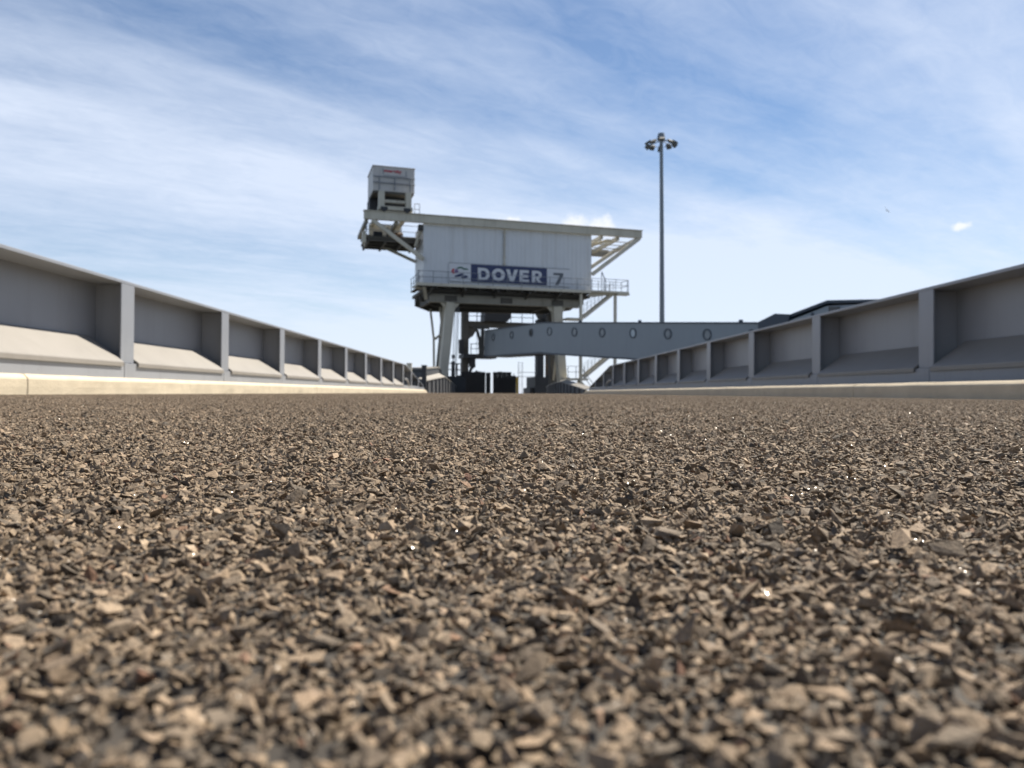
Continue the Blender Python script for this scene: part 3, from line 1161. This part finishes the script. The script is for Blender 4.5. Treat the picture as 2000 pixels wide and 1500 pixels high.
# ------------------------------------------------------------------ stair tower beside it
st = thing('access_stair', 'steel stair tower zigzagging down the right side of the lifting tower', 'staircase', (0, 70, 0), TA)
for x in (7.43, 10.91):
    MB().bar((x, -.95, -2.4), (x, -.95, 9.28), .24, .24).build('post', M['cream'], st)


def flight(p, q, n=12):
    b = MB()
    for y in (-.85, .05):
        b.bar((p[0], y, p[1]), (q[0], y, q[1]), .08, .26)
    for i in range(n):
        k = (i + .5) / n
        x, z = p[0] + (q[0] - p[0]) * k, p[1] + (q[1] - p[1]) * k
        b.box(x - .13, x + .13, -.80, 0, z - .02, z + .02)
    f = b.build('flight', M['cream'], st)
    b = MB()
    for y in (-.87, .07):
        for h in (.55, 1.05):
            b.tube([(p[0], y, p[1] + h), (q[0], y, q[1] + h)], .016, 6)
        for i in range(5):
            k = i / 4
            x, z = p[0] + (q[0] - p[0]) * k, p[1] + (q[1] - p[1]) * k
            b.tube([(x, y, z), (x, y, z + 1.05)], .024, 6)
    b.build('handrail', M['rail'], st)


flight((10.75, 9.40), (7.75, 7.05))
flight((10.75, 3.75), (7.85, 1.50))
b = MB().box(6.15, 7.7, -.9, .5, 6.85, 7.02)
b.build('landing', M['cream'], st)
b = MB().box(6.1, 8.2, -.95, .3, 1.22, 1.42)
b.bar((7.4, -.5, 1.2), (8.1, -.5, .5), .3, .3)
b.build('landing', M['cream'], st)
railing('railing', [(6.2, -.9, 1.42), (7.8, -.9, 1.42)], [(6.2, -.9, 1.42), (7.0, -.9, 1.42), (7.8, -.9, 1.42)], st, 1.42)
b = MB()
b.tube([(7.5, -.9, 1.9), (8.9, -.9, .2)], .03, 6)
b.tube([(7.5, -.9, 2.4), (8.9, -.9, .7)], .03, 6)
b.build('handrail', M['rail'], st)

# ------------------------------------------------------------------ lifting portal behind, over the ramp end
DP = 18.0
lp = thing('lifting_portal', 'dark steel lifting portal with hoist housing standing behind the tower legs', 'portal frame',
           (-math.sin(TA) * DP, 70 + math.cos(TA) * DP, 0), TA)
b = MB().box(.56, 1.30, -.4, .4, -2.4, 9.55)
b.build('column', M['underside'], lp)
b = MB().box(.62, 9.2, -.3, .3, 7.5, 8.05)
b.box(.6, 9.2, -.45, .45, 8.051, 8.16)
b.build('beam', M['underside'], lp)
b = MB().xz([(1.301, 7.49), (2.4, 7.49), (1.9, 6.5), (1.301, 6.1)], -.12, .12)
b.build('haunch', M['underside'], lp)
for x in (9.52, 10.8):
    MB().box(x, x + (.82 if x < 10 else 1.05), -.4, .4, 1.85, 8.6).build('column', M['dark' if x < 10 else 'rust'], lp)
b = MB().xz([(9.3, 10.4), (12.4, 10.4), (12.1, 9.2), (11.4, 8.3), (10.4, 8.3), (9.9, 9.2)], -1.2, 1.2)
b.build('hopper', M['dark'], lp)
b = MB().xz([(3.1, 9.9), (6.3, 9.9), (6.1, 8.6), (5.7, 8.17), (3.0, 8.17)], -1.0, 1.0)
b.build('hoist_housing', M['dark'], lp)
b = MB().box(8.75, 13.0, -2.0, 1.2, -2.4, 1.85)
b.box(8.3, 8.75, -1.5, 1.0, -2.4, .6)
b.box(8.9, 9.5, -1.9, -1.4, 1.851, 2.05)
b.box(10.3, 11.9, -1.9, -1.2, 1.851, 2.1)
b.build('plinth', M['dark'], lp)
railing('railing', [(.9, -.4, 8.16), (9.0, -.4, 8.16)], [(.9 + 1.35 * i, -.4, 8.16) for i in range(7)], lp, 8.16, 1.15, 'dark', .04)
b = MB().box(.5, 4.4, -1.2, 1.2, 3.92, 4.38)
b.box(1.3, 2.0, -.8, .8, 3.3, 3.918)
b.build('lower_deck', M['dark'], lp)
railing('railing', [(1.3, -1.1, 4.38), (4.3, -1.1, 4.38)], [(1.4 + .95 * i, -1.1, 4.38) for i in range(4)], lp, 4.38, 1.15, 'dark', .04)
b = MB().box(.1, .6, -.9, -.4, 4.4, 6.0)
b.build('control_box', M['dark'], lp)
b = MB().box(.3, 2.0, -.9, .8, -2.4, 2.0)
b.tube([(1.3, -.7, 2.0), (1.5, -.7, 2.7), (1.9, -.7, 3.1)], .18, 8)
b.tube([(1.9, -.7, 2.1), (2.2, -.7, 2.5)], .14, 8)
b.box(1.3, 2.0, -.85, -.5, 2.9, 3.29)
b.build('winch', M['dark'], lp)
b = MB()
for x in (7.2, 7.7):
    b.tube([(x, -.5, -2.4), (x, -.5, 3.6)], .03, 6)
for i in range(14):
    b.tube([(7.2, -.5, -.4 + i * .3), (7.7, -.5, -.4 + i * .3)], .02, 6)
for z in (1.9, 2.4):
    b.tube([(7.0, -.6, z), (9.3, -.6, z)], .03, 6)
b.build('ladder', M['rail'], lp)
b = MB()
for x in (2.55, 2.9):
    b.tube([(x, .9, 4.4), (x, .9, 7.5)], .025, 6)
for i in range(10):
    b.tube([(2.55, .9, 4.6 + i * .3), (2.9, .9, 4.6 + i * .3)], .02, 6)
b.build('ladder', M['rail'], lp)


# ------------------------------------------------------------------ raised ramp flaps at the far end
def flap(name, x0, x1, z, label, step=None, yellow=False):
    t = thing(name, label, 'ramp flap', (0, 80.6, 0), group='raised ramp flaps at the far road end')
    b = MB()
    n = max(1, round((x1 - x0) / .46))
    wv = (x1 - x0) / n
    for i in range(n):
        zt = z + (.05 if i % 3 == 1 else 0)
        if step and i == n - 1:
            zt -= step
        b.box(x0 + wv * i, x0 + wv * (i + 1) - .006, -.06, .06, -.5, zt)
    b.box(x0 + .02, x1 - .02, .061, .09, -.5, z - .2 - (step or 0))
    b.build('panel', M['flap'], t)
    b = MB()
    for i in range(n):
        xx = x0 + wv * (i + .5)
        b.box(xx - .035, xx + .035, -.17, -.062, -.45, z - .12)
    b.build('stiffeners', M['flap'], t)
    if yellow:
        MB().box(x1 + .002, x1 + .27, -.1, .06, -.5, z - .50).build('edge_plate', M['yellow'], t)


flap('ramp_flap', -4.2, -1.61, 2.20, 'wide black raised ramp flap at the left of the far road end')
flap('ramp_flap', -1.56, -1.06, 2.14, 'narrow black raised ramp flap between the two wide ones', .0)
flap('ramp_flap', -.82, 1.60, 2.20, 'wide black raised ramp flap with a yellow edge, rightmost at the road end', .42, True)

# ------------------------------------------------------------------ covered gangway crossing in front of the tower
gw = thing('covered_gangway', 'blue grey covered gangway with porthole windows crossing in front of the tower legs', 'gangway', (3.3, 60.8, 0))


def gangway_segment(p, q, zp, zq, Hh, width, windows, mark):
    """p, q: plan points of the near face (p = bend); zp, zq: top heights"""
    p, q = Vector((*p, 0)), Vector((*q, 0))
    Ln = (q - p).length
    d = (q - p) / Ln
    nrm = Vector((-d.y, d.x, 0))
    if nrm.y > 0:
        nrm = -nrm
    bk = -nrm

    def P(tt, o, dz):
        """tt metres along, o metres outwards from the face, dz below the top line"""
        v = p + d * tt + nrm * o
        return (v.x - 3.3, v.y - 60.8, zp + (zq - zp) * tt / Ln - dz)

    def slab(b, t0, t1, o0, o1, a0, a1):
        b.add([P(t0, o0, a1), P(t1, o0, a1), P(t1, o1, a1), P(t0, o1, a1), P(t0, o0, a0), P(t1, o0, a0), P(t1, o1, a0), P(t0, o1, a0)],
              [(0, 3, 2, 1), (4, 5, 6, 7), (0, 1, 5, 4), (1, 2, 6, 5), (2, 3, 7, 6), (3, 0, 4, 7)])
    b = MB()
    slab(b, 0, Ln, 0, -width, .09, Hh - .10)
    b.build('shell', M['gangway'], gw)
    b = MB()
    slab(b, 0, Ln, .05, -width - .05, 0, .088)
    b.build('roof_trim', M['trim'], gw)
    b = MB()
    slab(b, 0, Ln, .035, -width - .035, Hh - .098, Hh + .03)
    b.build('sole_trim', M['trim'], gw)
    # low kerb seam half way down and panel joints
    for wv, kind in windows:
        ring, disc = MB(), MB()
        n = 24
        for i in range(n):
            a0, a1 = 2 * math.pi * i / n, 2 * math.pi * (i + 1) / n
            pr = []
            for rad, o in ((.350, .002), (.350, .045), (.255, .045), (.255, .002)):
                pr.append([P(wv + rad * math.cos(a), o, .74 - rad * math.sin(a)) for a in (a0, a1)])
            ring.add([pr[0][0], pr[0][1], pr[1][1], pr[1][0], pr[2][0], pr[2][1], pr[3][1], pr[3][0]],
                     [(0, 1, 2, 3), (3, 2, 5, 4), (4, 5, 6, 7)])
        disc.add([P(wv + .26 * math.cos(2 * math.pi * i / n), .012, .74 - .26 * math.sin(2 * math.pi * i / n)) for i in range(n)], [tuple(range(n))])
        f = ring.build('porthole', M['ring'], gw)
        disc.build('pane', M[kind], f)


t0 = [1.0 + 3.43 * k for k in range(7)]
gangway_segment((3.3, 60.8), (3.3 + .486 * 23.2, 60.8 - .874 * 23.2), 5.65, 5.65 - .077 * 23.2, 2.50, 2.4,
                [(w_, {0: 'glass', 4 - 1: 'glass_bright'}.get(i, 'glass')) for i, w_ in enumerate(t0[:7])], 0)
gangway_segment((3.3, 60.8), (-1.55, 71.7), 5.65, 5.84, 2.46, 2.4, [(2.06, 'glass_dark'), (5.84, 'glass'), (9.83, 'glass')], 1)
# end frame carrying the gangway's far end
b = MB()
b.xz([(-5.75, 6.05), (-5.42, 4.9), (-5.40, 4.2), (-5.15, 3.2), (-4.88, 3.2), (-4.88, 6.05), (-5.2, 6.05), (-5.2, 5.2), (-5.5, 6.05)], 10.9, 11.9)
b.bar((-5.6, 11.6, 3.25), (-4.7, 11.6, 4.4), .25, .25)
b.box(-5.9, -4.4, 10.9, 12.2, 6.06, 6.3)
b.build('end_frame', M['underside'], gw)
b = MB()
for tt in (4.0, 11.0, 20.0):
    b.box(.486 * tt - .1 + .7, .486 * tt + .1 + .7, -.874 * tt + .3, -.874 * tt + .5, 5.66 - .077 * tt - .05, 5.72 - .077 * tt + .1)
b.build('roof_lug', M['trim'], gw)

# landing building with folded roof where the gangway comes ashore
lb = thing('landing_shelter', 'low grey shelter with dark blue folded roof edge behind the right parapet', 'shelter', (3.3, 60.8, 0))
d = Vector((.486, -.874, 0))
nrm = Vector((-.874, -.486, 0))


def PB(tt, o, z):
    v = d * tt + nrm * o
    return (v.x, v.y, z)


def folded(poly, o0, o1, name, m):
    b = MB().prism(poly, lambda a, c: PB(a, o0, c), lambda a, c: PB(a, o1, c))
    return b.build(name, M[m], lb)


roofA = [(22.2, 3.93), (23.35, 4.29), (24.3, 4.17)]
roofB = [(24.0, 4.12), (26.5, 4.68), (29.6, 4.42), (33, 4.3)]
folded([(22.25, -2.4), (24.0, -2.4), (24.0, 3.4), (22.25, 3.4)], .06, -3, 'wall', 'gangway')
folded([(24.2, -2.4), (32.8, -2.4), (32.8, 4.05), (26.5, 4.40), (24.2, 3.86)], .10, -4, 'wall', 'gangway')
folded(roofA + [(24.1, 3.45), (22.2, 3.45)], .22, -3.1, 'roof_edge', 'trim')
folded(roofB + [(33, 4.16), (29.6, 4.28), (26.5, 4.53), (24.0, 3.97)], .14, -4.1, 'roof_edge', 'trim')
folded([(26.6, 3.85), (27.2, 3.83), (27.2, 4.30), (26.6, 4.36)], .16, .101, 'window', 'glass_dark')
folded([(25.55, 2.0), (25.7, 2.0), (25.7, 4.15), (25.55, 4.12)], .15, .102, 'downpipe', 'trim')

# ------------------------------------------------------------------ high mast light
hm = thing('high_mast_light', 'tall tapered lighting mast with a ring of floodlights right of the tower', 'light mast', (18.93, 90, -2.4))
b = MB().tube([(0, 0, 0), (0, 0, 11), (-.06, 0, 22), (-.16, 0, 32.6)], .34, 12, .20)
b.tube([(0, 0, 0), (0, 0, .3)], .6, 12)
b.build('pole', M['mast'], hm, smooth=False)
b = MB().tube([(-.17, 0, 32.45), (-.17, 0, 33.1)], .5, 12, .38)
b.build('head_drum', M['mast'], hm)
b = MB()
ns = 32
for i in range(ns):
    a0, a1 = 2 * math.pi * i / ns, 2 * math.pi * (i + 1) / ns
    b.tube([(-.17 + 1.3 * math.cos(a0), 1.3 * math.sin(a0), 31.9), (-.17 + 1.3 * math.cos(a1), 1.3 * math.sin(a1), 31.9)], .03, 6)
for i in range(5):
    a0 = 2 * math.pi * i / 5 + .3
    b.tube([(-.17, 0, 32.2), (-.17 + 1.3 * math.cos(a0), 1.3 * math.sin(a0), 31.9)], .045, 6)
b.build('ring_frame', M['mast'], hm)
for i in range(10):
    a0 = 2 * math.pi * i / 10 + .17
    c0, s0 = math.cos(a0), math.sin(a0)
    b = MB()
    cx, cy = -.17 + 1.6 * c0, 1.6 * s0
    dz_ = (.0, .12, -.08, .05, -.12, .08, -.04, .1, -.1, .02)[i]
    b.bar((cx - .22 * c0, cy - .22 * s0, 32.05 + dz_), (cx + .26 * c0, cy + .26 * s0, 31.66 + dz_), .46, .20, w2=.62, h2=.32)
    b.bar((-.17 + 1.3 * c0, 1.3 * s0, 31.9), (cx - .1 * c0, cy - .1 * s0, 31.92), .12, .08)
    b.build('floodlight', M['lamp'], hm)

# ------------------------------------------------------------------ a gull
prof = [(-.30, .02), (-.2, .05), (-.05, .075), (.1, .075), (.2, .055), (.27, .05), (.33, .02)]
b = MB()
n = 8
vs, fs = [], []
for xx, r_ in prof:
    for k in range(n):
        a0 = 2 * math.pi * k / n
        vs.append((xx, r_ * math.cos(a0), r_ * .9 * math.sin(a0)))
for i in range(len(prof) - 1):
    for k in range(n):
        fs.append((i * n + k, i * n + (k + 1) % n, (i + 1) * n + (k + 1) % n, (i + 1) * n + k))
fs += [tuple(range(n)), tuple(range((len(prof) - 1) * n, len(prof) * n))]
b.add(vs, fs)
for sgn in (-1, 1):
    w0 = [(.12, .05 * sgn, .03), (.16, .35 * sgn, .16), (.02, .68 * sgn, .08), (-.06, .36 * sgn, .12), (-.10, .05 * sgn, .03)]
    vs = [Vector(p) for p in w0] + [Vector(p) - Vector((0, 0, .02)) for p in w0]
    fs = [(0, 1, 2, 3, 4), (9, 8, 7, 6, 5)] + [(i, (i + 1) % 5, (i + 1) % 5 + 5, i + 5) for i in range(5)]
    b.add(vs, fs)
b.add([(-.28, -.03, 0), (-.45, -.09, 0), (-.45, .09, 0), (-.28, .03, 0), (-.28, -.03, -.015), (-.45, -.09, -.015), (-.45, .09, -.015), (-.28, .03, -.015)],
      [(0, 1, 2, 3), (7, 6, 5, 4), (0, 4, 5, 1), (1, 5, 6, 2), (2, 6, 7, 3), (3, 7, 4, 0)])
g = b.build('gull', M['gull'])
g.location = (61, 120.5, 29.3)
g.rotation_euler = (R(55), R(10), R(60))
tag(g, 'tiny pale gull gliding in the sky over the right parapet', 'bird')

scene.cycles.max_bounces = 8
scene.cycles.use_denoising = True
